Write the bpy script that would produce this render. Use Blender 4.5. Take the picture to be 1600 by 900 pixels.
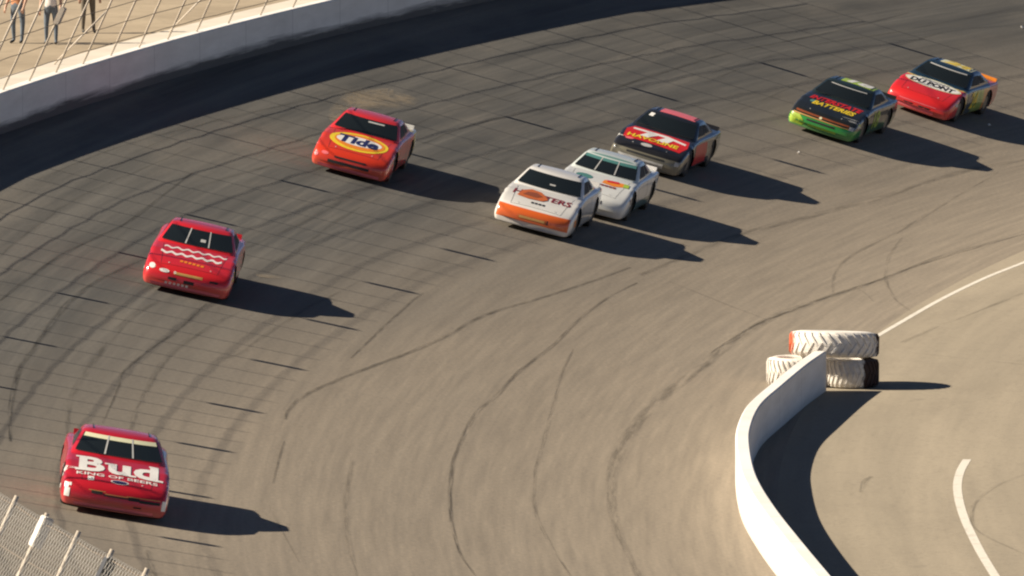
import bpy, bmesh, math, random
from mathutils import Vector, Matrix
from mathutils.bvhtree import BVHTree
random.seed(7)
for o in list(bpy.data.objects): bpy.data.objects.remove(o)
S = bpy.context.scene
C = S.collection
R = math.radians

# ---------------------------------------------------------------- camera, sky, sun, exposure
FPX, HCAM, PITCH = 15300.0, 20.6, R(5.04)
cam = bpy.data.cameras.new('camera'); cam.sensor_width = 36; cam.lens = FPX/1600*36
cam.clip_start = 1; cam.clip_end = 6000
camo = bpy.data.objects.new('camera', cam); C.objects.link(camo)
camo.location = (0, 0, HCAM); camo.rotation_euler = (math.pi/2 - PITCH, 0, 0)
S.camera = camo
SUN_EL = R(35.0)
W = bpy.data.worlds.new('World'); S.world = W; W.use_nodes = True
wn = W.node_tree.nodes; wl = W.node_tree.links
sky = wn.new('ShaderNodeTexSky'); sky.sky_type = 'NISHITA'; sky.sun_disc = False
sky.sun_elevation = SUN_EL; sky.sun_rotation = R(-90); sky.air_density = .36; sky.dust_density = .2
wn['Background'].inputs['Strength'].default_value = 0.05
wl.new(sky.outputs[0], wn['Background'].inputs['Color'])
sl = bpy.data.lights.new('sun', 'SUN'); sl.energy = 5.0; sl.angle = R(0.5); sl.color = (1, .89, .73)
so = bpy.data.objects.new('sun', sl); C.objects.link(so)
sd = Vector((-math.cos(SUN_EL), 0, math.sin(SUN_EL)))          # towards the sun: from the left
so.rotation_euler = sd.to_track_quat('Z', 'Y').to_euler(); so.location = sd*80 + Vector((0, 200, 0))
S.view_settings.view_transform = 'Standard'; S.view_settings.look = 'None'
S.view_settings.exposure = 0.84; S.view_settings.gamma = 1
S.render.engine = 'CYCLES'
S.cycles.filter_width = 2.2

# ---------------------------------------------------------------- the shape of the place
CX, CY, RIN = 273.0, 180.0, 271.0                              # centre of the turn, foot of the banking
def smooth(a, b, x):
    t = max(0., min(1., (x-a)/(b-a))); return t*t*(3-2*t)
def bank(th): return math.tan(R(max(9.6, min(17.6, 9.9 + th*7.4/18.))))
def rwall(th): return 288.68 - .175*max(0., min(13., th-8.)) - 3.5*smooth(0, 16, -th)
def pol(th, r): return CX - r*math.cos(R(th)), CY + r*math.sin(R(th))
def inv(x, y): return math.degrees(math.atan2(y-CY, CX-x)), math.hypot(x-CX, y-CY)
def lift(d): return 0. if d < -3 else (d+3)**2/12 if d < 3 else d  # the banking rises out of the apron in a short curve
def zsurf(th, r): return lift(r-RIN)*bank(th)
def P3(th, r, dz=0.): x, y = pol(th, r); return Vector((x, y, zsurf(th, r)+dz))
WALL_H = .95
def ztop(th): return zsurf(th, rwall(th)) + WALL_H
def pix(u, v):                                                 # photo pixel -> point on the track or apron
    a = (u-800)/FPX; b = (450-v)/FPX
    d = Vector((a, math.cos(PITCH)+b*math.sin(PITCH), -math.sin(PITCH)+b*math.cos(PITCH)))
    def g(t):
        th, r = inv(d.x*t, d.y*t); return HCAM + d.z*t - zsurf(th, r)
    t = 100.
    while g(t) > 0 and t < 600: t += .5
    lo, hi = t-.5, t
    for _ in range(30):
        m = (lo+hi)/2
        if g(m) > 0: lo = m
        else: hi = m
    th, r = inv(d.x*lo, d.y*lo)
    return th, r
def frame(th, r):                                              # surface frame: along (far), inward, normal
    p = P3(th, r); e = (P3(th+.05, r)-P3(th-.05, r)).normalized()
    i = (P3(th, r-.2)-P3(th, r+.2)).normalized(); n = i.cross(e).normalized()
    if n.z < 0: n = -n
    return p, e, i, n

# ---------------------------------------------------------------- helpers
def tag(o, label=None, cat=None, group=None, kind=None):
    if label: o['label'] = label
    if cat: o['category'] = cat
    if group: o['group'] = group
    if kind: o['kind'] = kind
    return o
def mesh_obj(name, verts, faces, mat=None, parent=None, smoothed=False, uvs=None):
    me = bpy.data.meshes.new(name); me.from_pydata([tuple(v) for v in verts], [], faces); me.update()
    if uvs is not None:
        ul = me.uv_layers.new(name='UVMap')
        for lp in me.loops: ul.data[lp.index].uv = uvs[lp.vertex_index]
    return obj_from(name, me, mat, parent, smoothed)
def obj_from(name, me, mat=None, parent=None, smoothed=False):
    o = bpy.data.objects.new(name, me); C.objects.link(o)
    if mat is not None and not me.materials: me.materials.append(mat)
    if smoothed:
        for p in me.polygons: p.use_smooth = True
    if parent is not None: o.parent = parent
    return o
def from_bm(name, bm, mat=None, parent=None, smoothed=False):
    me = bpy.data.meshes.new(name); bm.to_mesh(me); bm.free()
    return obj_from(name, me, mat, parent, smoothed)
def empty(name, m=None):
    o = bpy.data.objects.new(name, None); C.objects.link(o); o.empty_display_size = .3
    if m is not None: o.matrix_world = m
    return o
def tube(verts, faces, pts, rad, n=6):
    b = len(verts); L = len(pts)
    for k, p in enumerate(pts):
        t = (pts[min(k+1, L-1)]-pts[max(k-1, 0)]).normalized()
        a = t.cross(Vector((.3, .2, 1) if abs(t.z) < .9 else (1, .1, 0))).normalized(); c = t.cross(a)
        for j in range(n):
            w = 2*math.pi*j/n; verts.append(p + a*(rad*math.cos(w)) + c*(rad*math.sin(w)))
    for k in range(L-1):
        for j in range(n):
            faces.append((b+k*n+j, b+k*n+(j+1) % n, b+(k+1)*n+(j+1) % n, b+(k+1)*n+j))
    faces.append(tuple(b+j for j in reversed(range(n)))); faces.append(tuple(b+(L-1)*n+j for j in range(n)))
def box_bm(bm, c, sx, sy, sz, m=None, bev=0):
    r = bmesh.ops.create_cube(bm, size=1)
    mm = Matrix.Translation(c) @ (m if m else Matrix()) @ Matrix.Diagonal((sx, sy, sz, 1))
    bmesh.ops.transform(bm, matrix=mm, verts=r['verts'])
    if bev:
        es = list({e for v in r['verts'] for e in v.link_edges})
        bmesh.ops.bevel(bm, geom=es, offset=bev, segments=2, affect='EDGES')

class NB:                                                      # small node builder
    def __init__(s, name):
        s.m = bpy.data.materials.new(name); s.m.use_nodes = True
        s.n = s.m.node_tree.nodes; s.l = s.m.node_tree.links; s.p = s.n['Principled BSDF']
    def val(s, sock, v):
        if hasattr(v, 'is_output'): s.l.new(v, sock)
        else:
            if isinstance(v, (tuple, list)) and len(v) == 3 and sock.type == 'RGBA': v = (*v, 1)
            sock.default_value = v
    def math(s, op, a, b=0., c=None, clamp=False):
        nd = s.n.new('ShaderNodeMath'); nd.operation = op; nd.use_clamp = clamp
        s.val(nd.inputs[0], a); s.val(nd.inputs[1], b)
        if c is not None: s.val(nd.inputs[2], c)
        return nd.outputs[0]
    def mix(s, f, a, b, mode='MIX'):
        nd = s.n.new('ShaderNodeMix'); nd.data_type = 'RGBA'; nd.blend_type = mode
        s.val(nd.inputs[0], f); s.val(nd.inputs[6], a); s.val(nd.inputs[7], b); return nd.outputs[2]
    def coord(s, kind):
        nd = s.n.new('ShaderNodeTexCoord'); return nd.outputs[kind]
    def sep(s, v):
        nd = s.n.new('ShaderNodeSeparateXYZ'); s.l.new(v, nd.inputs[0]); return nd.outputs
    def comb(s, x, y, z=0.):
        nd = s.n.new('ShaderNodeCombineXYZ')
        for k, q in enumerate((x, y, z)): s.val(nd.inputs[k], q)
        return nd.outputs[0]
    def noise(s, v, scale=1., detail=3., rough=.55):
        nd = s.n.new('ShaderNodeTexNoise'); s.l.new(v, nd.inputs['Vector'])
        nd.inputs['Scale'].default_value = scale; nd.inputs['Detail'].default_value = detail
        nd.inputs['Roughness'].default_value = rough; return nd.outputs['Fac']
    def ramp(s, f, a, b):                                      # linear step, clamped
        nd = s.n.new('ShaderNodeMapRange'); s.val(nd.inputs[0], f)
        nd.inputs[1].default_value = a; nd.inputs[2].default_value = b; return nd.outputs[0]
    def bump(s, h, strength=.2, dist=.02):
        nd = s.n.new('ShaderNodeBump'); nd.inputs['Strength'].default_value = strength
        nd.inputs['Distance'].default_value = dist; s.l.new(h, nd.inputs['Height']); s.l.new(nd.outputs[0], s.p.inputs['Normal'])
    def set(s, **k):
        for q, v in k.items(): s.val(s.p.inputs[q.replace('_', ' ')], v)
        return s.m
def plain(name, col, rough=.5, var=.12, scale=9., metal=0., coat=0.):
    b = NB(name); nz = b.noise(b.coord('Object'), scale, 4)
    c = b.mix(b.ramp(nz, .25, .75), tuple(q*(1-var) for q in col), tuple(min(1, q*(1+var)) for q in col))
    return b.set(Base_Color=c, Roughness=rough, Metallic=metal, Coat_Weight=coat)

# ---------------------------------------------------------------- materials of the setting
def track_material():
    b = NB('weathered_asphalt'); u = b.sep(b.coord('UV')); s, r = u[0], u[1]
    streak = b.noise(b.comb(b.math('MULTIPLY', s, .035), b.math('MULTIPLY', r, 1.3)), 1., 4, .6)
    fine = b.noise(b.comb(b.math('MULTIPLY', s, .16), b.math('MULTIPLY', r, 5.)), 1., 3, .6)
    blot = b.noise(b.comb(b.math('MULTIPLY', s, .11), b.math('MULTIPLY', r, .34)), 1., 5, .6)
    grain = b.noise(b.comb(s, r), 9., 3, .7)
    col = b.mix(b.ramp(streak, .36, .66), (.070, .067, .060), (.160, .148, .126))
    col = b.mix(b.ramp(blot, .48, .78), col, (.19, .168, .136))
    groove = b.math('MULTIPLY', b.ramp(r, 275.5, 280.), b.math('SUBTRACT', 1., b.ramp(r, 282., 286.5)))
    col = b.mix(b.math('MULTIPLY', groove, b.ramp(fine, .3, .8)), col, (.066, .065, .062))
    low = b.math('SUBTRACT', 1., b.ramp(b.math('ADD', b.math('SUBTRACT', r, b.math('MULTIPLY', b.math('SUBTRACT', 1., b.ramp(s, -8., 48.)), 5.5)), b.math('MULTIPLY', blot, 5.)), 276., 282.5))
    col = b.mix(b.math('MULTIPLY', low, .85), col, b.mix(b.ramp(fine, .3, .7), (.262, .216, .160), (.350, .288, .212)))
    col = b.mix(b.math('MULTIPLY', b.ramp(grain, .35, .75), .35), col, (.07, .066, .06))
    b.bump(grain, .35, .02)
    return b.set(Base_Color=col, Roughness=.9, Specular_IOR_Level=.25)
def apron_material():
    b = NB('dusty_apron_asphalt'); u = b.sep(b.coord('UV')); s, r = u[0], u[1]
    streak = b.noise(b.comb(b.math('MULTIPLY', s, .04), b.math('MULTIPLY', r, .9)), 1., 4, .6)
    blot = b.noise(b.comb(b.math('MULTIPLY', s, .10), b.math('MULTIPLY', r, .5)), 1., 5, .65)
    grain = b.noise(b.comb(s, r), 8., 3, .7)
    col = b.mix(b.ramp(streak, .3, .7), (.270, .230, .170), (.365, .308, .226))
    col = b.mix(b.math('MULTIPLY', b.ramp(blot, .5, .8), .7), col, (.235, .198, .147))
    col = b.mix(b.math('MULTIPLY', b.ramp(grain, .4, .8), .28), col, (.16, .137, .104))
    cr = b.noise(b.comb(s, r), .55, 6, .7); crack = b.math('SUBTRACT', 1., b.ramp(b.math('ABSOLUTE', b.math('SUBTRACT', cr, .5)), .0, .006))
    col = b.mix(b.math('MULTIPLY', crack, .35), col, (.10, .09, .075))
    oil = b.noise(b.comb(b.math('MULTIPLY', s, .6), r), 1.1, 4, .6); col = b.mix(b.math('MULTIPLY', b.ramp(oil, .66, .78), .35), col, (.12, .105, .085))
    b.bump(grain, .3, .02)
    return b.set(Base_Color=col, Roughness=.92, Specular_IOR_Level=.2)
def wall_material(name, scuff):
    b = NB(name); u = b.sep(b.coord('UV')); s, h = u[0], u[1]
    st = b.noise(b.comb(b.math('MULTIPLY', s, .22), b.math('MULTIPLY', h, 5.)), 1., 5, .65)
    dirt = b.noise(b.comb(b.math('MULTIPLY', s, .5), b.math('MULTIPLY', h, 2.5)), 1., 4, .6)
    col = b.mix(b.ramp(dirt, .3, .8), (.82, .79, .74), (.64, .61, .56))
    jt = b.math('ABSOLUTE', b.math('SUBTRACT', b.math('FRACT', b.math('MULTIPLY', s, .25)), .5)); col = b.mix(b.math('MULTIPLY', b.ramp(jt, .495, .498), .6), col, (.25, .23, .2))
    if scuff:
        lvl = b.math('ADD', h, b.math('MULTIPLY', b.math('SUBTRACT', st, .5), .55))
        k = b.math('SUBTRACT', 1., b.ramp(lvl, .14, .36))
        col = b.mix(b.math('MULTIPLY', k, .93), col, (.020, .021, .024))
    else:
        k = b.math('SUBTRACT', 1., b.ramp(b.math('ADD', h, b.math('MULTIPLY', st, .3)), .14, .36))
        col = b.mix(b.math('MULTIPLY', k, .5), col, (.42, .36, .28))
    return b.set(Base_Color=col, Roughness=.75)
def sand_material():
    b = NB('sandy_ground'); o = b.coord('Object')
    n1 = b.noise(o, .35, 5, .6); n2 = b.noise(o, 4., 4, .6)
    col = b.mix(b.ramp(n1, .35, .7), (.30, .235, .155), (.42, .335, .225))
    col = b.mix(b.math('MULTIPLY', b.ramp(n2, .5, .75), .35), col, (.16, .13, .085))
    return b.set(Base_Color=col, Roughness=.95)
def mark_material(name, col, lo, hi, strength, sx=.5):
    b = NB(name); u = b.sep(b.coord('UV'))                     # u: metres along, v: -1..1 across
    edge = b.math('SUBTRACT', 1., b.math('POWER', b.math('ABSOLUTE', u[1]), 2.2))
    nz = b.noise(b.comb(b.math('MULTIPLY', u[0], sx), b.math('MULTIPLY', u[1], 1.2), b.math('MULTIPLY', u[0], .01)), 1., 4, .65)
    al = b.math('MULTIPLY', b.math('MULTIPLY', edge, b.ramp(nz, lo, hi)), strength, clamp=True)
    return b.set(Base_Color=col, Roughness=.85, Alpha=al, Specular_IOR_Level=.2)
M_track = track_material(); M_apron = apron_material(); M_sand = sand_material()
M_wall = wall_material('white_painted_concrete_with_rubber_scuffs', True)
M_iwall = wall_material('white_painted_concrete', False)
M_ledge = plain('pale_concrete', (.62, .55, .45), .85, .1, .8)
def line_material():
    b = NB('worn_white_road_paint'); o = b.coord('Object'); n1 = b.noise(o, 2.2, 6, .75); n2 = b.noise(o, 14., 3, .6)
    col = b.mix(b.ramp(n2, .3, .7), (.72, .67, .58), (.60, .55, .46)); col = b.mix(b.math('MULTIPLY', b.ramp(n1, .52, .70), .55), col, (.30, .262, .205))
    return b.set(Base_Color=col, Roughness=.8)
M_line = line_material()
M_skid = mark_material('tyre_rubber_mark', (.030, .028, .026), .36, .72, .60)
M_skid2 = mark_material('faint_rubber_mark', (.055, .050, .043), .40, .76, .46)
M_tar = mark_material('tar_seam', (.035, .032, .028), .34, .68, .55, .9)
M_dust = mark_material('sand_dust_patch', (.40, .32, .22), .35, .7, .6, 1.5)
M_post = plain('weathered_steel_post', (.58, .50, .40), .55, .15, 4.)
M_cable = plain('rusty_cable', (.20, .155, .11), .6, .2, 5., .3)
M_bracket = plain('galvanised_bracket', (.62, .59, .53), .5, .15, 6.)
M_dbracket = plain('dark_steel_bracket', (.05, .05, .05), .5, .15, 6.)

# ---------------------------------------------------------------- ground, apron, track
def sheet(name, ths, rows, zf, mat, kind='structure'):
    vs, uv, fs = [], [], []; n = len(rows)
    for th in ths:
        for q in rows:
            r = q(th) if callable(q) else q
            x, y = pol(th, r); vs.append((x, y, zf(th, r))); uv.append((R(th)*280, r))
    for i in range(len(ths)-1):
        for j in range(n-1):
            a = i*n+j; fs.append((a, a+1, a+n+1, a+n))
    o = mesh_obj(name, vs, fs, mat, uvs=uv, smoothed=True)
    if o.data.polygons[0].normal.z < 0: o.data.flip_normals()
    return tag(o, kind=kind)
def frange(a, b, st):
    n = int(round((b-a)/st)); return [a+(b-a)*k/n for k in range(n+1)]
TH = frange(-34, 62, .25)
track = sheet('race_track', TH, [(lambda th, k=k: RIN-3+3*(k+4)/4 if k < 0 else RIN+(rwall(th)+.02-RIN)*k/18) for k in range(-4, 19)], zsurf, M_track)
apron = sheet('apron', frange(-60, 80, .25), [20, 120, 200, 240, 255, 263, 266, 268], lambda th, r: 0, M_apron)
def zout(th, r):
    t = max(-20, min(30, th)); return ztop(t) - .02
ledge = sheet('concrete_ledge', frange(-34, 62, .5), [(lambda th, d=d: rwall(th)+d) for d in (.34, .7, 1.15)], zout, M_ledge)
ground = sheet('ground', frange(-34, 62, 1), [(lambda th, d=d: rwall(th)+d) for d in (1.1, 10, 30, 80, 250, 900, 3000)], lambda th, r: zout(th, r)-.03, M_sand)

# ---------------------------------------------------------------- outer retaining wall
def sweep(name, pts_fn, ts, profile, mat, parent=None):
    # profile: list of (outward offset, z, uv height); pts_fn(t) -> (base point, outward dir, arc)
    vs, uv, fs = [], [], []; n = len(profile)
    for t in ts:
        p, out, s = pts_fn(t)
        for d, z, h in profile: vs.append((p.x+out.x*d, p.y+out.y*d, p.z+z)); uv.append((s, h))
    for i in range(len(ts)-1):
        for j in range(n-1): fs.append((i*n+j, i*n+j+1, (i+1)*n+j+1, (i+1)*n+j))
    fs.append(tuple(range(n))); m = (len(ts)-1)*n; fs.append(tuple(m+j for j in reversed(range(n))))
    me_o = mesh_obj(name, vs, fs, mat, parent, uvs=uv)
    bm = bmesh.new(); bm.from_mesh(me_o.data); bmesh.ops.recalc_face_normals(bm, faces=bm.faces); bm.to_mesh(me_o.data); bm.free()
    return me_o
def wf(th):
    p = P3(th, rwall(th)); out = Vector((-math.cos(R(th)), math.sin(R(th)), 0)); return p, out, R(th)*288
prof = [(0, -.15, 0), (0, 0, 0), (0, .25, .25), (.0, WALL_H-.04, .91), (.035, WALL_H, 1.2), (.30, WALL_H, 1.2), (.34, WALL_H-.04, 1.2), (.34, -.15, 1.2)]
ow = sweep('retaining_wall', wf, frange(-33, 60, .25), prof, M_wall)
tag(ow, 'long white outer retaining wall with black tyre scuffs, curving behind the banking', 'wall')

# ---------------------------------------------------------------- catch fence on the wall
LEAN = math.tan(R(25))
def FH(th): return 3.5 - .15*smooth(2, 8, -th)
fence = empty('catch_fence', Matrix.Translation(P3(8, rwall(8)+.2, WALL_H)))
tag(fence, 'leaning steel catch fence of slanted posts and cables on top of the outer wall', 'fence')
FB = Vector(fence.location)
def fpt(th, h, off=0.):                                        # a point of the leaning fence, h above the wall top
    x, y = pol(th, rwall(th)+.2-h*LEAN-off); return Vector((x, y, ztop(th)+h-.01))
def th_of_Y(Y):
    th = 0.
    for _ in range(30): th = math.degrees(math.asin((Y-CY)/rwall(th)))
    return th
strongY = [93.5, 101, 108.5, 116, 123.5, 131, 138.5, 146, 153.5, 161, 168.5, 176, 183.5, 190.5, 198.8, 207.3, 215.7, 224.4, 234, 243.8, 254.4, 264.5, 274.5, 284.5]
def child_mesh(name, build, mat, parent=fence, origin=FB):
    vs, fs = [], []; build(vs, fs); return mesh_obj(name, [v-origin for v in vs], fs, mat, parent, True)
allY = []
for a, b in zip(strongY[:-1], strongY[1:]):
    for k in range(4): allY.append((a+(b-a)*k/4, k))
for Y, k in allY:
    th = th_of_Y(Y)
    child_mesh('post', lambda v, f: tube(v, f, [fpt(th, 0), fpt(th, FH(th))], .024 if th > -5 else .032, 7), M_post)
    if k in (0, 2):
        bm = bmesh.new(); h = FH(th)-.24 if k == 0 else (1.55 if th > -5 else FH(th)-.3)
        c = fpt(th, h, .03); up = (fpt(th, h+.2)-fpt(th, h-.2)).normalized()
        al = (fpt(th+.2, h)-fpt(th-.2, h)).normalized(); nn = al.cross(up)
        m = Matrix((al, nn, up)).transposed().to_4x4()
        sc = 1. if k == 0 else .8
        box_bm(bm, c-FB, .26*sc, .13, .42, m, .012)
        box_bm(bm, c-FB+up*.17, .22*sc, .06, .09, m, .01)
        from_bm('bracket', bm, M_bracket if k == 0 else (M_post if th > -5 else M_dbracket), fence)
    if k == 0:
        th2 = th
        child_mesh('back_stay', lambda v, f: tube(v, f, [Vector((*pol(th2, rwall(th2)+.9), ztop(th2)-.01)), fpt(th2, 1.3)], .022, 6), M_post)
for j in range(7):
    q = .10+.86*j/6
    child_mesh('cable', lambda v, f: tube(v, f, [fpt(t, q*FH(t)+.012*math.sin(t*9+j), .035) for t in frange(th_of_Y(93.5), th_of_Y(282), .3)], .009, 5), M_cable)

def chain(v, f):                                               # fine wire netting, seen only in the near corner
    t0, t1, st = -14.5, -8.5, .15
    al = math.radians(1)*285; n = int((t1-t0)*al/st)
    for k in range(-20, n):
        for sg in (1, -1):
            pts = []
            for i in range(9):
                h = .05+(FH(-11)-.1)*i/8; th = t0+(k*st+(sg*h if sg > 0 else 3.2-h))/al
                pts.append(fpt(th, h, -.03))
            tube(v, f, pts, .003, 3)
nt = child_mesh('wire_netting', chain, M_bracket); nt['kind'] = 'stuff'

# ---------------------------------------------------------------- painted lines, rubber marks and seams
def crom(pts, n=8):
    out = []; L = len(pts)
    for i in range(L-1):
        p0, p1, p2, p3 = pts[max(i-1, 0)], pts[i], pts[i+1], pts[min(i+2, L-1)]
        for k in range(n):
            t = k/n
            out.append(.5*((2*p1)+(p2-p0)*t+(2*p0-5*p1+4*p2-p3)*t*t+(3*p1-p0-3*p2+p3)*t*t*t))
    out.append(pts[-1]); return out
def strip(name, pts2, w, mat, dz, parent, taper=0.):
    pts = crom([Vector(p) for p in pts2]); vs, uv, fs = [], [], []; s = random.random()*500
    for i, p in enumerate(pts):
        t = (pts[min(i+1, len(pts)-1)]-pts[max(i-1, 0)]); t.normalize(); nn = Vector((-t.y, t.x))
        if i: s += (p-pts[i-1]).length
        k = w*.5*(1-taper*abs(2*i/(len(pts)-1)-1)**2)
        for q in (-1, 0, 1):
            x, y = p.x+nn.x*k*q, p.y+nn.y*k*q; th, r = inv(x, y); vs.append((x, y, zsurf(th, r)+dz)); uv.append((s, q))
    for i in range(len(pts)-1):
        for j in (0, 1): a = i*3+j; fs.append((a, a+1, a+4, a+3))
    o = mesh_obj(name, vs, fs, mat, parent, uvs=uv)
    if o.data.polygons[0].normal.z < 0: o.data.flip_normals()
    return o
def px_strip(name, px, w, mat, dz, parent, taper=0.):
    return strip(name, [pol(*pix(*p)) for p in px], w, mat, dz, parent, taper)
lw = strip('white_line', [pol(*pix(*p)) for p in ((1366, 528), (1400, 508), (1470, 468), (1540, 434), (1600, 410))] + [pol(th, 267.35) for th in (14, 17, 21, 26)], .13, M_line, .004, apron)
lw2 = px_strip('white_line', [(1511, 718), (1500, 738), (1496, 765), (1505, 805), (1528, 855), (1556, 902), (1585, 945), (1625, 1010)], .17, M_line, .004, apron)
TR = [  # (pixels, width, material)
 ([(0, 470), (40, 438), (88, 404), (136, 378), (192, 352), (262, 300), (300, 270)], .16, M_skid),
 ([(16, 690), (16, 640), (30, 578), (52, 546), (92, 490), (120, 462), (162, 434), (225, 405)], .20, M_skid),
 ([(160, 662), (186, 604), (192, 582), (236, 545), (280, 514), (322, 474)], .10, M_tar),
 ([(548, 560), (592, 518), (640, 474), (662, 458)], .10, M_tar),
 ([(446, 656), (452, 640), (480, 616), (552, 584), (640, 551), (700, 524), (760, 492), (880, 455), (985, 418)], .17, M_tar),
 ([(426, 756), (436, 715), (444, 690)], .07, M_tar), ([(420, 790), (440, 830), (468, 880)], .06, M_skid2),
 ([(745, 902), (718, 862), (704, 800), (706, 736), (716, 700), (744, 646), (776, 618), (812, 580), (864, 540), (904, 500), (952, 464), (995, 442)], .16, M_skid),
 ([(895, 905), (860, 850), (836, 795), (837, 736), (848, 696), (864, 636), (880, 580), (897, 546)], .14, M_skid2),
 ([(1000, 905), (965, 830), (955, 760), (965, 712), (990, 668), (1030, 625), (1085, 582), (1140, 538), (1200, 500), (1290, 466), (1380, 436), (1480, 398), (1600, 366)], .42, M_skid2),
 ([(1110, 552), (1160, 520), (1200, 500), (1300, 462), (1380, 436), (1450, 410), (1600, 366)], .14, M_tar),
 ([(1044, 440), (1100, 462), (1200, 500)], .10, M_tar),
 ([(1302, 458), (1304, 430), (1330, 400), (1400, 365), (1480, 316), (1560, 270)], .16, M_skid2),
 ([(1422, 486), (1398, 466), (1384, 436), (1390, 400), (1410, 372)], .15, M_skid2),
 ([(1300, 462), (1340, 452), (1366, 472)], .09, M_skid2),
 ([(1600, 742), (1560, 758), (1528, 782), (1518, 806), (1530, 832), (1600, 866)], .15, M_skid2),
 ([(1345, 770), (1352, 752), (1362, 745)], .22, M_skid2),
 ([(330, 560), (368, 556), (420, 520), (470, 488), (560, 440)], .16, M_skid2),
 ([(200, 690), (215, 640), (260, 560), (330, 510), (390, 480)], .2, M_skid2),
 ([(105, 680), (112, 620), (150, 560), (200, 500), (250, 470)], .22, M_skid2),
 ([(380, 390), (470, 350), (560, 300), (640, 280)], .2, M_skid2), ([(400, 440), (520, 350), (600, 305)], .14, M_skid2),
 ([(640, 198), (700, 175), (790, 150), (880, 118), (1000, 80), (1100, 52), (1250, 20)], .12, M_skid2),
 ([(660, 225), (740, 195), (880, 162), (1000, 125), (1120, 88), (1300, 50), (1420, 20)], .14, M_skid),
 ([(700, 260), (860, 218), (950, 190)], .14, M_skid2),
 ([(1100, 130), (1240, 78), (1400, 50), (1600, 10)], .14, M_skid2), ([(1150, 175), (1250, 130), (1330, 95), (1480, 50), (1600, 40)], .12, M_skid2),
 ([(1000, 430), (1150, 370), (1260, 340), (1400, 302), (1500, 270), (1600, 250)], .35, M_skid2),
 ([(230, 230), (330, 190), (440, 165)], .1, M_skid2), ([(0, 400), (60, 350), (140, 300), (300, 230)], .14, M_skid2),
 ([(60, 280), (200, 225), (380, 180), (560, 135)], .12, M_skid2),
 ([(390, 245), (480, 228), (500, 222)], .14, M_skid2), ([(280, 300), (400, 265), (490, 240)], .16, M_skid2),
 ([(230, 860), (236, 885), (245, 905)], .18, M_skid2), ([(560, 905), (545, 850), (540, 790), (550, 720)], .18, M_skid2),
]
for k, (px, w, m) in enumerate(TR): px_strip('rubber_mark' if m is not M_tar else 'tar_seam', px, w*.8, m, .005+.0012*(k % 7), track, .5)
px_strip('rubber_mark', [(1390, 548), (1470, 556), (1600, 570)], .10, M_skid2, .005, apron)
px_strip('rubber_mark', [(1410, 535), (1480, 505), (1600, 458)], .16, M_skid2, .006, apron)
for px, w in [([(555, 165), (590, 155), (640, 150)], 1.6), ([(405, 433), (420, 433), (436, 434)], .5), ([(520, 190), (560, 160), (610, 140)], .9)]:
    px_strip('dust_patch', px, w, M_dust, .014, track, .8)
# lateral paving joints (short tar strips across the banking)
for th in [-3.2, -1.3, .3, 1.9, 3.4, 5., 6.4, 8., 9.6, 11.2, 12.8, 14.6, 16.4, 18.2, 20]:
    a = 272+random.random()*4; bq = 281+random.random()*5
    strip('paving_joint', [pol(th+.02*k, a+(bq-a)*k/6) for k in range(7)], .05, M_skid2, .0145, track, .3)

# ---------------------------------------------------------------- inner wall
def ray_flat(u, v):
    th, r = inv(*([0, 0])); a = (u-800)/FPX; b = (450-v)/FPX
    dz = -math.sin(PITCH)+b*math.cos(PITCH); t = -HCAM/dz
    return Vector((a*t, (math.cos(PITCH)+b*math.sin(PITCH))*t))
iw2 = crom([ray_flat(*p) for p in ((1291, 611), (1262, 632), (1225, 664), (1190, 697), (1174, 732), (1172, 764), (1182, 812), (1210, 862), (1252, 918), (1310, 990), (1400, 1100))], 10)
acc = [0.]
for a, b in zip(iw2[:-1], iw2[1:]): acc.append(acc[-1]+(b-a).length)
def iwf(i):
    t = (iw2[min(i+1, len(iw2)-1)]-iw2[max(i-1, 0)]).normalized(); return Vector((*iw2[i], 0)), Vector((t.y, -t.x)), acc[i]
IWH = .86
p0, o0, _ = iwf(30); sgn = 1 if o0.x < 0 else -1
iprof = [(0, 0, 0), (0, .3, .3), (0, IWH-.03, .9), (sgn*.03, IWH, .95), (sgn*.25, IWH, .95), (sgn*.28, IWH-.03, .9), (sgn*.28, .3, .3), (sgn*.28, 0, 0)]
iw = sweep('inner_wall', iwf, list(range(len(iw2))), iprof, M_iwall)
tag(iw, 'low white curved concrete wall on the apron ending at the stacked tyres', 'wall')

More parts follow.
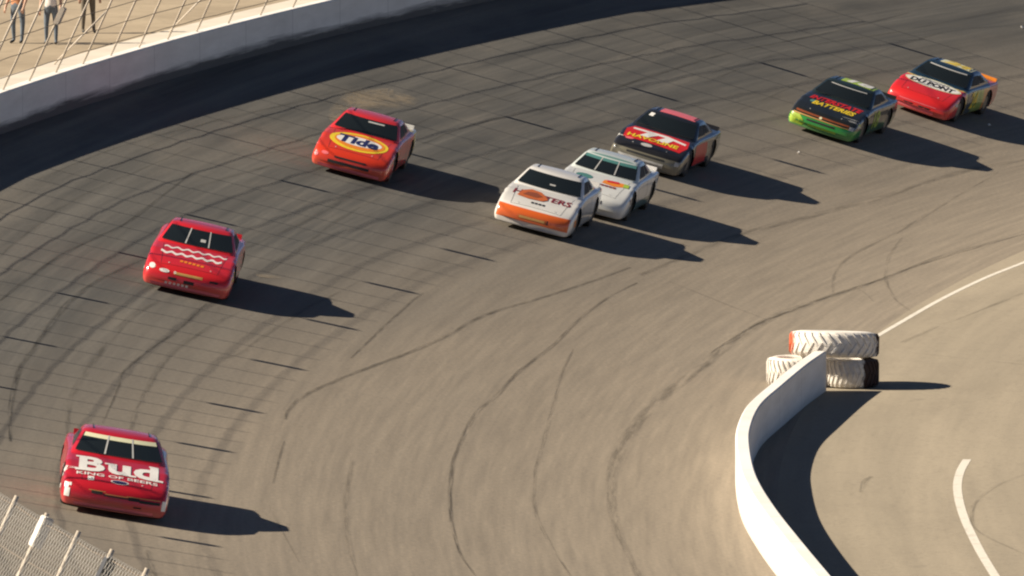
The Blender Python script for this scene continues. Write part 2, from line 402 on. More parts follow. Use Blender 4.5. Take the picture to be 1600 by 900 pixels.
# ---------------------------------------------------------------- tractor tyres at its end
def tyre_material(name, white_lo, white_hi, red):
    b = NB(name); o = b.coord('Object'); x = b.sep(o); nz = b.noise(o, 4., 4, .6); n2 = b.noise(o, 11., 3, .6)
    q = b.math('ADD', x[0], b.math('MULTIPLY', b.math('SUBTRACT', nz, .5), .25))
    white = b.math('SUBTRACT', 1., b.ramp(q, white_hi-.02, white_hi+.02))
    paint = b.mix(b.ramp(n2, .35, .75), (.80, .76, .69), (.58, .54, .48))
    if red: paint = b.mix(b.math('SUBTRACT', 1., b.ramp(q, white_lo-.03, white_lo+.03)), paint, (.60, .12, .045))
    col = b.mix(white, (.050, .026, .020), paint)
    return b.set(Base_Color=col, Roughness=.75)
def tractor_tyre(name, loc, rad, th, mat, rot, label):
    bm = bmesh.new(); n = 48; hole = rad*.52
    prof = [(hole, .10*th), (hole+.03, .02*th), (rad*.74, 0), (rad*.90, .05*th), (rad*.965, .17*th), (rad*.98, .5*th), (rad*.965, .83*th), (rad*.90, .95*th), (rad*.74, th), (hole+.03, .98*th), (hole, .90*th), (hole-.015, .5*th)]
    rows = [[bm.verts.new((r*math.cos(2*math.pi*k/n), r*math.sin(2*math.pi*k/n), z)) for r, z in prof] for k in range(n)]
    m = len(prof)
    for k in range(n):
        for j in range(m): bm.faces.new((rows[k][j], rows[(k+1) % n][j], rows[(k+1) % n][(j+1) % m], rows[k][(j+1) % m]))
    bmesh.ops.recalc_face_normals(bm, faces=bm.faces)
    t = from_bm(name, bm, mat, None, True)
    t.location = loc; t.rotation_euler = (0, 0, rot)
    nl = 30
    for side in (0, 1):                                        # slanting tread lugs
        for k in range(nl):
            lm = bmesh.new(); a0 = 2*math.pi*(k+.5*side)/nl; pts = []
            for i in range(5):
                f = i/4; z = (.06+.5*f)*th if side == 0 else (.94-.5*f)*th; a = a0 + .20*f
                rr = rad*(.93 if i == 0 else .975)
                for da, dr in ((-.034, 0), (-.026, .024), (.026, .024), (.034, 0)):
                    pts.append(lm.verts.new(((rr+dr)*math.cos(a+da), (rr+dr)*math.sin(a+da), z)))
            for i in range(4):
                for j in range(3): lm.faces.new((pts[i*4+j], pts[i*4+j+1], pts[i*4+j+5], pts[i*4+j+4]))
            lm.faces.new(pts[0:4]); lm.faces.new(pts[16:20]); bmesh.ops.recalc_face_normals(lm, faces=lm.faces)
            from_bm('tread_lug', lm, mat, t)
    return tag(t, label, 'tyre', 'tractor tyres stacked at the wall end')
tractor_tyre('tractor_tyre', (6.08, 209.75, .0), .60, .62, tyre_material('white_tyre_paint', -9, 9, False), .3, 'white painted tractor tyre lying flat, half hidden behind the end of the low wall')
tractor_tyre('tractor_tyre', (7.30, 209.45, .0), .58, .62, tyre_material('half_white_tyre_paint', -9, .24, False), .0, 'tractor tyre with bare dark side, lying right of the low wall end')
tractor_tyre('tractor_tyre', (6.92, 209.62, .625), .97, .56, tyre_material('white_and_red_tyre_paint', -.90, .90, True), .0, 'large white tractor tyre with red edge, lying on top of the two others').rotation_euler = (R(-4.5), R(1.5), 0)
# ---------------------------------------------------------------- stock cars (x forward, y left, z up, origin on the ground)
ST = [  # x, half width, bottom, shoulder, centre top
 (2.53, .84, .13, .25, .26), (2.525, .885, .12, .36, .365), (2.50, .915, .12, .44, .45), (2.43, .935, .12, .505, .52), (2.25, .95, .12, .575, .60),
 (1.85, .96, .13, .68, .705), (1.39, .965, .14, .795, .79), (.95, .955, .15, .835, .865), (.5, .945, .16, .87, .90), (0, .94, .16, .88, .91),
 (-.7, .945, .16, .885, .915), (-1.4, .96, .17, .895, .915), (-1.9, .945, .19, .89, .905), (-2.3, .92, .23, .875, .89), (-2.48, .89, .28, .86, .875), (-2.54, .84, .34, .80, .82)]
def lerp_st(x):
    for a, b in zip(ST[:-1], ST[1:]):
        if b[0] <= x <= a[0]:
            t = (a[0]-x)/(a[0]-b[0]); return [p+(q-p)*t for p, q in zip(a, b)]
    return list(ST[0] if x > ST[0][0] else ST[-1])
def ring(x):
    _, w, zb, zs, zt = lerp_st(x); h = zs-zb; half = [(0, zb), (w*.5, zb), (w*.90, zb), (w*.955, zb+.04*h)]
    for k in range(1, 7): f = k/7; half.append((w*(.965+.035*math.sin(math.pi*min(1, f*1.05))), zb+h*(.04+.86*f)))
    half += [(w*.955, zs-.045*h), (w*.915, zs), (w*.84, zs+.25*(zt-zs)), (w*.62, zs+.72*(zt-zs)), (w*.32, zs+.95*(zt-zs)), (0, zt)]
    return half
def warp(x, y):
    k = smooth(1.8, 2.53, x)*.13; t = smooth(-1.9, -2.54, x) if x < -1.9 else 0
    t = max(0., min(1., (-1.9-x)/.64)); return x - k*(abs(y)/.9)**3.2 + .07*t*(abs(y)/.85)**2.4
WX, WR = (1.39, -1.40), .365
def body_mesh():
    xs = sorted({round(s[0], 4) for s in ST} | {round(-2.4+.09*k, 4) for k in range(53)}, reverse=True)
    bm = bmesh.new(); rows = []
    for x in xs:
        hf = ring(x); full = hf + [(-y, z) for y, z in reversed(hf[1:-1])]
        rows.append([bm.verts.new((warp(x, y), y, z)) for y, z in full])
    n = len(rows[0])
    for a, b in zip(rows[:-1], rows[1:]):
        for j in range(n): bm.faces.new((a[j], a[(j+1) % n], b[(j+1) % n], b[j]))
    bm.faces.new(rows[0]); bm.faces.new(list(reversed(rows[-1])))
    ar = WR+.028
    def ins(v, wx): return abs(v.y) > .55 and v.z < .80 and math.hypot(v.x-wx, v.z-WR) < ar
    kill = set()
    for wx in WX:
        for f in bm.faces:
            c = f.calc_center_median()
            if abs(c.y) > .84 and c.z < .76 and math.hypot(c.x-wx, c.z-WR) < ar: kill.add(f)
    bmesh.ops.delete(bm, geom=list(kill), context='FACES')
    for v in bm.verts:
        if v.is_boundary:
            for wx in WX:
                d = math.hypot(v.co.x-wx, v.co.z-WR)
                if abs(v.co.y) > .8 and d < ar+.12 and v.co.z > .2:
                    k = ar/d; v.co.x = wx+(v.co.x-wx)*k; v.co.z = WR+(v.co.z-WR)*k
    for v in [v for v in bm.verts if not v.link_faces]: bm.verts.remove(v)
    bmesh.ops.recalc_face_normals(bm, faces=bm.faces)
    me = bpy.data.meshes.new('body'); bm.to_mesh(me); bm.free()
    for p in me.polygons: p.use_smooth = True
    return me
# greenhouse levels: z, front x, rear x, half width front, half width rear
LV = [(.80, 1.06, -1.96, .85, .81), (.91, .86, -1.72, .835, .79), (1.165, .24, -1.02, .70, .68), (1.222, .09, -.90, .65, .635), (1.248, -.10, -.76, .51, .50), (1.258, -.27, -.62, .26, .26)]
def gh(level):                                                 # interpolated level row
    level = max(0., min(len(LV)-1., level)); i = min(int(level), len(LV)-2); t = level-i
    return [p+(q-p)*t for p, q in zip(LV[i], LV[i+1])]
def g_front(level, s):
    z, f, r, hf, hr = gh(level); return Vector((f-.17*abs(s)**2.2, s*hf, z))
def g_rear(level, s):
    z, f, r, hf, hr = gh(level); return Vector((r+.14*abs(s)**2.2, s*hr, z))
def g_side(level, u, sd):
    a, b = g_front(level, sd), g_rear(level, sd); p = a.lerp(b, u); p.y += sd*.012*math.sin(math.pi*u); return p
def greenhouse_mesh():
    bm = bmesh.new(); rows = []
    lvls = [0, 1, 1.34, 1.67, 2, 2.35, 2.7, 3, 3.5, 4, 4.5, 5]
    for l in lvls:
        pts = [g_front(l, -1+2*k/12) for k in range(13)] + [g_side(l, k/10, 1) for k in range(1, 10)] + [g_rear(l, 1-2*k/12) for k in range(13)] + [g_side(l, 1-k/10, -1) for k in range(1, 10)]
        rows.append([bm.verts.new(p) for p in pts])
    n = len(rows[0])
    for a, b in zip(rows[:-1], rows[1:]):
        for j in range(n): bm.faces.new((a[j], a[(j+1) % n], b[(j+1) % n], b[j]))
    bm.faces.new(rows[-1]); bmesh.ops.recalc_face_normals(bm, faces=bm.faces)
    me = bpy.data.meshes.new('cabin'); bm.to_mesh(me); bm.free()
    for p in me.polygons: p.use_smooth = True
    return me
def patch_mesh(fn, u0, u1, v0, v1, off=.008, nu=10, nv=5):     # panel laid just proud of a surface fn(u, v)
    vs, fs = [], []
    for j in range(nv+1):
        for i in range(nu+1):
            u = u0+(u1-u0)*i/nu; v = v0+(v1-v0)*j/nv; p = fn(u, v)
            nn = (fn(u+.01, v)-fn(u-.01, v)).cross(fn(u, v+.01)-fn(u, v-.01)).normalized()
            out = Vector((p.x+.35, p.y, .6)); 
            if nn.dot(Vector((p.x+.4, p.y*1.5, .5))) < 0: nn = -nn
            vs.append(p+nn*off)
    for j in range(nv):
        for i in range(nu): a = j*(nu+1)+i; fs.append((a, a+1, a+nu+2, a+nu+1))
    me = bpy.data.meshes.new('panel'); me.from_pydata([tuple(v) for v in vs], [], fs); me.update()
    for p in me.polygons: p.use_smooth = True
    return me
def lathe_y(prof, n=28):
    bm = bmesh.new(); rows = [[bm.verts.new((r*math.cos(2*math.pi*k/n), y, r*math.sin(2*math.pi*k/n))) for r, y in prof] for k in range(n)]
    for k in range(n):
        for j in range(len(prof)-1): bm.faces.new((rows[k][j], rows[(k+1) % n][j], rows[(k+1) % n][j+1], rows[k][j+1]))
    bm.faces.new([rows[k][0] for k in range(n)]); bm.faces.new([rows[k][-1] for k in range(n)])
    bmesh.ops.recalc_face_normals(bm, faces=bm.faces)
    me = bpy.data.meshes.new('wheel'); bm.to_mesh(me); bm.free()
    for p in me.polygons: p.use_smooth = len(p.vertices) == 4
    return me
ME_body, ME_cab = body_mesh(), greenhouse_mesh()
ME_tyre = lathe_y([(.19, -.115), (.21, -.13), (.335, -.135), (.36, -.11), (WR, 0), (.36, .11), (.335, .135), (.21, .13), (.19, .115)])
ME_rim = lathe_y([(.188, -.118), (.18, -.124), (.15, -.10), (.06, -.09), (.05, -.12), (.05, .12), (.06, .09), (.15, .10), (.18, .124), (.188, .118)])
ME_wind = patch_mesh(lambda s, l: g_front(l, s), -.93, .93, .98, 2.12)
ME_rear = patch_mesh(lambda s, l: g_rear(l, s), -.86, .86, 1.1, 2.0)
ME_s1 = {sd: patch_mesh(lambda u, l: g_side(l, u, sd), .09, .50, 1.10, 2.02) for sd in (1, -1)}
ME_s2 = {sd: patch_mesh(lambda u, l: g_side(l, u, sd), .545, .80, 1.15, 1.95) for sd in (1, -1)}
def box_me(c, sx, sy, sz, bev=0., rot=None):
    bm = bmesh.new(); box_bm(bm, Vector(c), sx, sy, sz, rot, bev); me = bpy.data.meshes.new('piece'); bm.to_mesh(me); bm.free(); return me
ME_spoil = box_me((-2.42, 0, .885), .03, 1.56, .12, .006, Matrix.Rotation(R(-25), 4, 'Y'))
ME_under = box_me((0, 0, .30), 4.3, 1.28, .26, .02)
ME_brace = {}
for s in (-.30, .30): ME_brace[s] = patch_mesh(lambda q, l: g_front(l, q), s-.018, s+.018, .98, 2.12, .016, 1, 6)
ME_cowl = patch_mesh(lambda s, l: g_front(l, s), -.90, .90, .90, .97, .010, 10, 1)
ME_rail = {s: box_me((-.42, s*.50, 1.250), .56, .012, .022, .003) for s in (1, -1)}
def bvh_of(meshes):
    vs, fs = [], []
    for me in meshes:
        b = len(vs); vs += [v.co.copy() for v in me.vertices]; fs += [tuple(b+i for i in p.vertices) for p in me.polygons]
    return BVHTree.FromPolygons(vs, fs)
BV = bvh_of([ME_body, ME_cab])
# decals: flat print projected onto the panels
def refine(bm, lim):
    for _ in range(6):
        es = [e for e in bm.edges if e.calc_length() > lim]
        if not es: break
        bmesh.ops.subdivide_edges(bm, edges=es, cuts=1); bmesh.ops.triangulate(bm, faces=[f for f in bm.faces if len(f.verts) > 3])
def project(bm, view, off):
    dead = []
    for v in bm.verts:
        a, b = v.co.x, v.co.y                                   # a: to the right as read, b: up as read
        if view == 'top': o, d = Vector((-b, a, 3)), Vector((0, 0, -1))
        elif view == 'front': o, d = Vector((5, a, b)), Vector((-1, 0, 0))
        elif view == 'left': o, d = Vector((-a, 4, b)), Vector((0, -1, 0))
        else: o, d = Vector((a, -4, b)), Vector((0, 1, 0))
        h, n, i, dist = BV.ray_cast(o, d)
        if h is None: dead.append(v); continue
        if n.dot(d) > 0: n = -n
        v.co = h + n*off
    bmesh.ops.delete(bm, geom=dead, context='VERTS')
def decal(name, car, outlines, view, mat, off=.005, lim=.09):
    if 1 < len(outlines) < 20:
        return [decal(name, car, [q], view, mat, off, lim) for q in outlines][-1]
    bm = bmesh.new()
    for ol in outlines: bm.faces.new([bm.verts.new((x, y, 0)) for x, y in ol])
    bmesh.ops.triangulate(bm, faces=bm.faces); refine(bm, lim); project(bm, view, off)
    bmesh.ops.recalc_face_normals(bm, faces=bm.faces)
    return from_bm(name, bm, mat, car, True)
_tc = {}
def text_bm(s, bold=0., shear=0.):
    key = (s, bold, shear)
    if key not in _tc:
        cu = bpy.data.curves.new('t', 'FONT'); cu.body = s; cu.offset = bold; cu.shear = shear; cu.resolution_u = 3
        o = bpy.data.objects.new('t', cu); C.objects.link(o); bpy.context.view_layer.update()
        me = bpy.data.meshes.new_from_object(o.evaluated_get(bpy.context.evaluated_depsgraph_get()))
        bpy.data.objects.remove(o); _tc[key] = me
    bm = bmesh.new(); bm.from_mesh(_tc[key]); return bm
def text(car, s, view, cx, cy, w, h, mat, bold=.02, shear=0., rot=0., off=.009, arc=0., name='lettering'):
    bm = text_bm(s, bold, shear); xs = [v.co.x for v in bm.verts]; ys = [v.co.y for v in bm.verts]
    x0, x1, y0, y1 = min(xs), max(xs), min(ys), max(ys)
    for v in bm.verts:
        a = ((v.co.x-x0)/(x1-x0)-.5)*w; b = ((v.co.y-y0)/(y1-y0)-.5)*h; b -= arc*(2*a/w)**2
        v.co = (cx+a*math.cos(rot)-b*math.sin(rot), cy+a*math.sin(rot)+b*math.cos(rot), 0)
    bmesh.ops.triangulate(bm, faces=bm.faces); refine(bm, .16); project(bm, view, off)
    return from_bm(name, bm, mat, car, True)
def rect(cx, cy, w, h, sk=0.): return [(cx-w/2-sk, cy-h/2), (cx+w/2-sk, cy-h/2), (cx+w/2+sk, cy+h/2), (cx-w/2+sk, cy+h/2)]
def oval(cx, cy, w, h, n=28): return [(cx+w/2*math.cos(2*math.pi*k/n), cy+h/2*math.sin(2*math.pi*k/n)) for k in range(n)]
def wavy(x0, x1, y, h, amp, n, ph=0.):
    N = n*8; t = [k/N for k in range(N+1)]
    up = [(x0+(x1-x0)*q, y+h/2+amp*math.sin(2*math.pi*n*q+ph)) for q in t]; dn = [(x0+(x1-x0)*q, y-h/2+amp*math.sin(2*math.pi*n*q+ph)) for q in t]
    return [[dn[k], dn[k+1], up[k+1], up[k]] for k in range(N)]
def flat(name, col, rough=.35): return plain(name, col, rough, .06, 14.)
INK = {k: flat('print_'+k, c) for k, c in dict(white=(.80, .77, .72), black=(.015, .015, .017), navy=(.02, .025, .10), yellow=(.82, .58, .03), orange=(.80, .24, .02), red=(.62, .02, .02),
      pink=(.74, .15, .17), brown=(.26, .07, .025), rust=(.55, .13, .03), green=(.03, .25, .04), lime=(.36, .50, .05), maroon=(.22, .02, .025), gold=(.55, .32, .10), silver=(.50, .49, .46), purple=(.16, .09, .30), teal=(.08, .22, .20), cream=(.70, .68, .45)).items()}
b = NB('dark_glass'); M_glass = b.set(Base_Color=(.012, .016, .017), Roughness=.12, Specular_IOR_Level=.35)
M_open = plain('black_mesh_opening', (.012, .012, .012), .7)
M_rubber = plain('race_tyre_rubber', (.022, .021, .02), .75); M_rim = plain('painted_steel_rim', (.25, .22, .17), .45, .1, 8., .3)
M_under = plain('black_chassis', (.012, .012, .012), .8)
def paint(name, base, zones=()):                                # zones: ([(a, b, c, d) ...], colour): where a*x + b*|y| + c*z + d > 0 for all
    b = NB(name); o = b.sep(b.coord('Object')); ay = b.math('ABSOLUTE', o[1]); nz = b.noise(b.coord('Object'), 3., 3)
    col = b.mix(b.ramp(nz, .3, .7), tuple(q*.93 for q in base), base)
    for conds, c in zones:
        mk = None
        for (ka, kb, kc, kd) in conds:
            e = b.math('ADD', b.math('ADD', b.math('MULTIPLY', o[0], ka), b.math('MULTIPLY', ay, kb)), b.math('ADD', b.math('MULTIPLY', o[2], kc), kd))
            e = b.ramp(e, -.006, .006); mk = e if mk is None else b.math('MULTIPLY', mk, e)
        col = b.mix(mk, col, c)
    # road dirt thrown low on the panels
    d = b.math('MULTIPLY', b.math('SUBTRACT', 1., b.ramp(b.math('ADD', o[2], b.math('MULTIPLY', nz, .2)), .22, .42)), .35)
    col = b.mix(d, col, (.28, .22, .16))
    return b.set(Base_Color=col, Roughness=.32, Coat_Weight=.8, Coat_Roughness=.10, Specular_IOR_Level=.4)
def stock_car(u, v, alpha, body_mat, cab_mat, label, braces=False, spoiler=None, visor=None):
    th, r = pix(u-6, v+8); p, e, i, n = frame(th, r)             # pixel of the front bumper's middle on the track
    a = R(alpha); f = Vector((-math.sin(a), -math.cos(a), 0)); f = (f - n*f.dot(n)).normalized(); l = n.cross(f)
    m = Matrix((f, l, n)).transposed().to_4x4(); m.translation = p - f*2.45
    th2, r2 = inv(m.translation.x, m.translation.y); m.translation.z = zsurf(th2, r2)
    # settle on the surface: rotate to the frame at the car's own centre
    p, e, i, n = frame(th2, r2); f = (f - n*f.dot(n)).normalized(); l = n.cross(f)
    m = Matrix((f, l, n)).transposed().to_4x4(); m.translation = p + n*.002
    car = empty('race_car', m); tag(car, label, 'race car', 'stock cars racing through the turn')
    for nm, me, mt in (('body', ME_body, body_mat), ('cabin', ME_cab, cab_mat), ('windshield', ME_wind, M_glass), ('rear_window', ME_rear, M_glass),
                       ('side_window', ME_s1[1], M_open), ('side_window', ME_s1[-1], M_open), ('side_window', ME_s2[1], M_open), ('side_window', ME_s2[-1], M_open),
                       ('spoiler', ME_spoil, spoiler or body_mat), ('chassis', ME_under, M_under)):
        o = bpy.data.objects.new(nm, me); C.objects.link(o); o.parent = car
        if not me.materials: me.materials.append(None)
        o.material_slots[0].link = 'OBJECT'; o.material_slots[0].material = mt
    panel_lines(car)
    obj_from('cowl_strip', ME_cowl, M_open, car)
    for s in (1, -1): obj_from('roof_rail', ME_rail[s], M_open, car)
    if braces:
        for s in ME_brace:
            o = obj_from('windshield_brace', ME_brace[s], INK['silver'], car)
    for wx in WX:
        for sy in (1, -1):
            w = obj_from('wheel', ME_tyre, M_rubber, car); w.location = (wx, sy*.775, WR); w.rotation_euler = (0, random.random()*6, 0)
            rm = obj_from('rim', ME_rim, M_rim, w)
    if visor:
        vm = patch_mesh(lambda s, l2: g_front(l2, s), -.90, .90, 1.80, 2.08, .013, 10, 2); obj_from('visor_strip', vm, visor, car)
    return car
def front_details(car, openings, lights=None):
    for (cx, cz, w, h) in openings: decal('grille_opening', car, [rect(cx, cz, w, h)], 'front', M_open, .006, .08)
    if lights:
        for s in (-1, 1): decal('headlight_decal', car, [rect(s*lights[0], lights[1], lights[2], lights[3], 0)], 'front', lights[4], .005, .08)
def panel_lines(car):                                           # hood shut lines, door edges, hood pins, tow-tape
    for q in ([(-.70, -1.0), (-.693, -1.0), (-.608, -2.28), (-.615, -2.28)], [(.70, -1.0), (.693, -1.0), (.608, -2.28), (.615, -2.28)], [(-.615, -2.27), (.615, -2.27), (.615, -2.278), (-.615, -2.278)]):
        decal('shut_line', car, [q], 'top', M_open, .0035, .1)
    for x in (.78, -.48):
        decal('shut_line', car, [rect(-x, .52, .014, .60)], 'left', M_open, .0035, .1); decal('shut_line', car, [rect(x, .52, .014, .60)], 'right', M_open, .0035, .1)
    for y in (-.45, .45): decal('hood_pin', car, [oval(y, -2.2, .035, .05, 8)], 'top', INK['silver'], .011, .1)
def side_number(car, num, mat, view, cx=-.15): text(car, num, view, cx, .56, .72, .46, mat, .03, .2, name='door_number')
def fender_stickers(car, view, mats, seed, n=9):
    rg = random.Random(seed)
    for k in range(n):
        x = 1.05+rg.random()*1.0; z = .36+.34*rg.random(); w = .10+.14*rg.random(); h = .05+.05*rg.random()
        cx = -x if view == 'left' else x
        decal('sticker', car, [rect(cx, z, w, h, .01)], view, rg.choice(mats), .006, .08)

# 1 the red car nearest the camera
RED1 = paint('crimson_car_paint', (.52, .012, .022))
c = stock_car(180, 801, -3.0, RED1, RED1, 'red race car with large white three-letter hood name, nearest the camera at lower left', True, None, INK['cream'])
def slab(car, boxes, mat): decal('serif', car, [rect(*q) for q in boxes], 'top', mat, .0105, .12)
ty = -1.50                                                     # text up = rearwards, so hood x = 1.52
text(c, 'B', 'top', -.46, ty+.02, .46, .84, INK['white'], .035)
text(c, 'u', 'top', .03, ty-.09, .40, .60, INK['white'], .04)
text(c, 'd', 'top', .50, ty+.02, .44, .84, INK['white'], .04)
slab(c, [(-.66, ty+.39, .18, .09), (-.66, ty-.355, .18, .09), (-.15, ty+.16, .17, .08), (.16, ty+.16, .14, .08), (.27, ty-.35, .12, .08), (.63, ty+.39, .16, .08), (.75, ty-.35, .12, .08)], INK['white'])
text(c, 'KING OF BEERS', 'top', 0, ty-.52, 1.44, .12, INK['white'], .02)['kind'] = 'stuff'
decal('emblem', c, [oval(.05, -2.22, .32, .16)], 'top', INK['white'], .005); decal('emblem', c, [oval(.05, -2.22, .27, .11)], 'top', INK['navy'], .009)
decal('sticker', c, [rect(-.46, -2.20, .11, .16)], 'top', INK['white'], .006)
front_details(c, [(-.32, .405, .20, .05), (.34, .38, .20, .06), (.62, .36, .36, .05), (.02, .375, .44, .025), (.42, .25, .14, .05)])
for q in [rect(-.32, .435, .30, .012), rect(.02, .40, .40, .012), rect(.50, .415, .60, .012)]: decal('trim_strip', c, [q], 'front', INK['gold'], .008)
decal('trim_strip', c, [rect(0, .165, 1.4, .045)], 'front', INK['pink'], .006)
for q in (rect(-.84, .33, .09, .15), rect(-.86, .45, .07, .08), rect(-.80, .47, .04, .05), rect(.87, .33, .07, .17)): decal('sticker', c, [q], 'front', INK['white'], .006, .06)
fender_stickers(c, 'right', [INK['white'], INK['silver'], INK['white']], 3, 12); fender_stickers(c, 'left', [INK['white'], INK['silver']], 5, 8)


# 2 the red car with white wavy hood stripes
RED2 = paint('scarlet_car_paint', (.66, .018, .022))
c = stock_car(292, 455, 1.6, RED2, RED2, 'red race car with two wavy white hood stripes, second from the lower left', True)
decal('hood_stripe', c, wavy(-.66, .70, -1.22, .10, .055, 6), 'top', INK['white'], .006, .2)
decal('hood_stripe', c, wavy(-.70, .62, -1.60, .13, .055, 6, 1.2), 'top', INK['white'], .006, .2)
decal('lettering', c, [rect(-.02+.09*k, -2.02-.01*k, .065, .10) for k in range(-2, 4)], 'top', INK['orange'], .006)
obj_from('windshield_glint_or_sticker', patch_mesh(lambda s, l2: g_front(l2, s), .06, .20, 1.28, 1.46, .013, 2, 1), INK['silver'], c)  # glint on the glass, painted as a small silver patch
decal('grille_panel', c, [rect(.02, .45, .62, .05)], 'front', INK['gold'], .006)
front_details(c, [(-.30, .33, .18, .06), (.06, .31, .22, .07), (.58, .42, .18, .045)])
for q in [oval(-.50, .46, .22, .07), oval(-.78, .50, .14, .10), oval(-.27, .465, .06, .045)]: decal('headlight_decal', c, [q], 'front', INK['white'], .006, .06)
decal('sticker', c, [rect(-.42+.09*k, .22, .055, .05) for k in range(6)], 'front', INK['white'], .006)
decal('trim_strip', c, [rect(0, .165, 1.5, .05)], 'front', INK['pink'], .006)  # pink of sunlight on the low bumper edge, painted on as a strip
fender_stickers(c, 'right', [INK['white'], INK['pink']], 8, 9); fender_stickers(c, 'left', [INK['white'], INK['pink'], INK['yellow']], 9, 8)

# 3 the orange-red car with the target emblem
ORG = paint('orange_red_car_paint', (.70, .045, .015), [([(-1, 0, 0, -1.55)], (.80, .55, .05)), ([(-1, 0, 0, -1.95)], (.70, .68, .62))])
ORC = paint('orange_red_roof_paint', (.66, .03, .03))
c = stock_car(547, 269, 6.6, ORG, ORC, 'orange-red race car with a yellow bullseye hood emblem, alone near the outer wall')
tq = -1.56
decal('emblem', c, [oval(0, tq, 1.44, 1.22)], 'top', INK['yellow'], .005); decal('emblem', c, [oval(.02, tq, 1.24, 1.0)], 'top', INK['orange'], .008)
decal('emblem', c, [oval(.0, tq+.02, 1.12, .66)], 'top', INK['white'], .011)
text(c, 'Tide', 'top', -.02, tq+.03, 1.02, .56, INK['navy'], .045, .0, -.04, .014)
front_details(c, [(.0, .42, .78, .04), (-.02, .30, 1.02, .07)])
for q in [oval(-.64, .45, .18, .07), oval(-.84, .38, .10, .10)]: decal('headlight_decal', c, [q], 'front', INK['pink'], .006, .06)
decal('trim_strip', c, [rect(0, .165, 1.5, .06)], 'front', INK['pink'], .006)
wl_ = patch_mesh(lambda s, l2: g_front(l2, s), -.05, .5, 1.80, 1.90, .013, 6, 1); obj_from('windshield_lettering', wl_, INK['silver'], c)
fender_stickers(c, 'left', [INK['white'], INK['yellow'], INK['pink']], 11, 8); fender_stickers(c, 'right', [INK['pink'], INK['white']], 12, 7)

# 4 the white car with orange nose
WHT = paint('white_car_paint', (.78, .75, .69), [([(1, 0, 0, -1.7), (0, 0, -1, .535), (0, 0, 1, -.23), (0, -1, 0, .88)], (.72, .13, .02))])
WHC = paint('white_roof_paint', (.76, .73, .68))
c = stock_car(832, 356, 8.6, WHT, WHC, 'white race car with an orange nose, leading the middle pair')
text(c, 'HOOTERS', 'top', 0, -1.50, 1.42, .36, INK['maroon'], .02, 0, -.03)
decal('hood_patch', c, [[(-.58, -1.75), (-.30, -1.84), (.05, -1.80), (.16, -1.62), (.06, -1.40), (-.10, -1.16), (-.34, -1.10), (-.52, -1.32)]], 'top', INK['rust'], .012)
decal('hood_patch', c, [[(-.46, -1.62), (-.12, -1.66), (.0, -1.48), (-.18, -1.30), (-.38, -1.38)]], 'top', INK['brown'], .016)
decal('lettering', c, [rect(-.14+.09*k, -2.02, .065, .10) for k in range(4)], 'top', INK['black'], .006)
front_details(c, [(.02, .35, .16, .02)]); obj_from('windshield_glint_or_sticker', patch_mesh(lambda s, l2: g_front(l2, s), -.02, .16, 1.30, 1.40, .013, 2, 1), INK['silver'], c)  # silver dash on the windshield is a painted glint
decal('grille_panel', c, [rect(.0, .35, .72, .09)], 'front', INK['rust'], .006); decal('grille_panel', c, [rect(.0, .345, .62, .05)], 'front', INK['gold'], .010)
decal('sticker', c, [rect(.38, .345, .03, .09)], 'front', INK['black'], .012)
fender_stickers(c, 'left', [INK['black'], INK['maroon'], INK['orange']], 14, 8); fender_stickers(c, 'right', [INK['orange'], INK['pink']], 15, 5)

# 5 the white car with green roof front, tucked behind
WH2 = paint('white_green_car_paint', (.74, .74, .70), [([(0, 0, -1, .42), (-1, 0, 0, 1.9)], (.10, .20, .17))])
WC2 = paint('pale_green_roof_paint', (.62, .66, .62), [([(0, -1, 0, .60), (0, 0, 1, -1.20), (1, 0, 0, -.02)], (.16, .30, .26))])
c = stock_car(918, 328, 10.0, WH2, WC2, 'white race car with a pale green roof edge, tucked behind the orange-nosed white car', True, INK['white'], INK['teal'])
decal('hood_patch', c, [oval(-.38, -1.38, .42, .36)], 'top', INK['teal'], .006)
decal('hood_patch', c, [[(.12, -1.30), (.62, -1.20), (.72, -1.45), (.40, -1.62), (.10, -1.55)]], 'top', INK['orange'], .006); decal('hood_patch', c, [[(.16, -1.28), (.46, -1.20), (.50, -1.36), (.22, -1.42)]], 'top', INK['red'], .010)
decal('hood_patch', c, [[(.60, -1.22), (.74, -1.22), (.76, -1.50), (.62, -1.50)]], 'top', INK['lime'], .012)
decal('lettering', c, [rect(-.05+.1*k, -1.72, .075, .11) for k in range(6)], 'top', INK['maroon'], .008)
front_details(c, [(0, .42, .7, .07)]); fender_stickers(c, 'left', [INK['teal'], INK['navy'], INK['white']], 18, 9)
# 6 the black car with the red hood
BLK = paint('black_car_paint', (.018, .017, .017), [([(1, 0, 0, -2.1), (0, 0, -1, .47)], (.17, .155, .11)), ([(-1, 0, 0, -1.75), (0, 0, -1, .80)], (.17, .18, .14))])
BLC = paint('black_roof_paint', (.016, .016, .017))
c = stock_car(1008, 259, 12.6, BLK, BLC, 'black race car with a red and white hood panel, behind the two white cars')
decal('hood_panel', c, [[(-.78, -1.96), (.74, -2.02), (.84, -1.60), (.76, -1.06), (-.72, -1.02), (-.84, -1.4)]], 'top', INK['red'], .005)
decal('hood_stripe', c, [[(-.70, -1.16), (.2, -1.14), (.74, -1.34), (.74, -1.46), (.2, -1.30), (-.70, -1.30)]], 'top', INK['white'], .008)
decal('hood_stripe', c, [[(-.30, -1.30), (-.02, -1.30), (-.22, -1.66), (-.44, -1.66)], [(.18, -1.30), (.40, -1.36), (.30, -1.72), (.02, -1.70)]], 'top', INK['white'], .0105)
text(c, 'HAVOLINE', 'top', -.04, -1.76, 1.34, .24, INK['yellow'], .035, 0, 0, .014)
decal('roof_panel', c, [rect(.08, .42, .94, .78)], 'top', INK['pink'], .006)
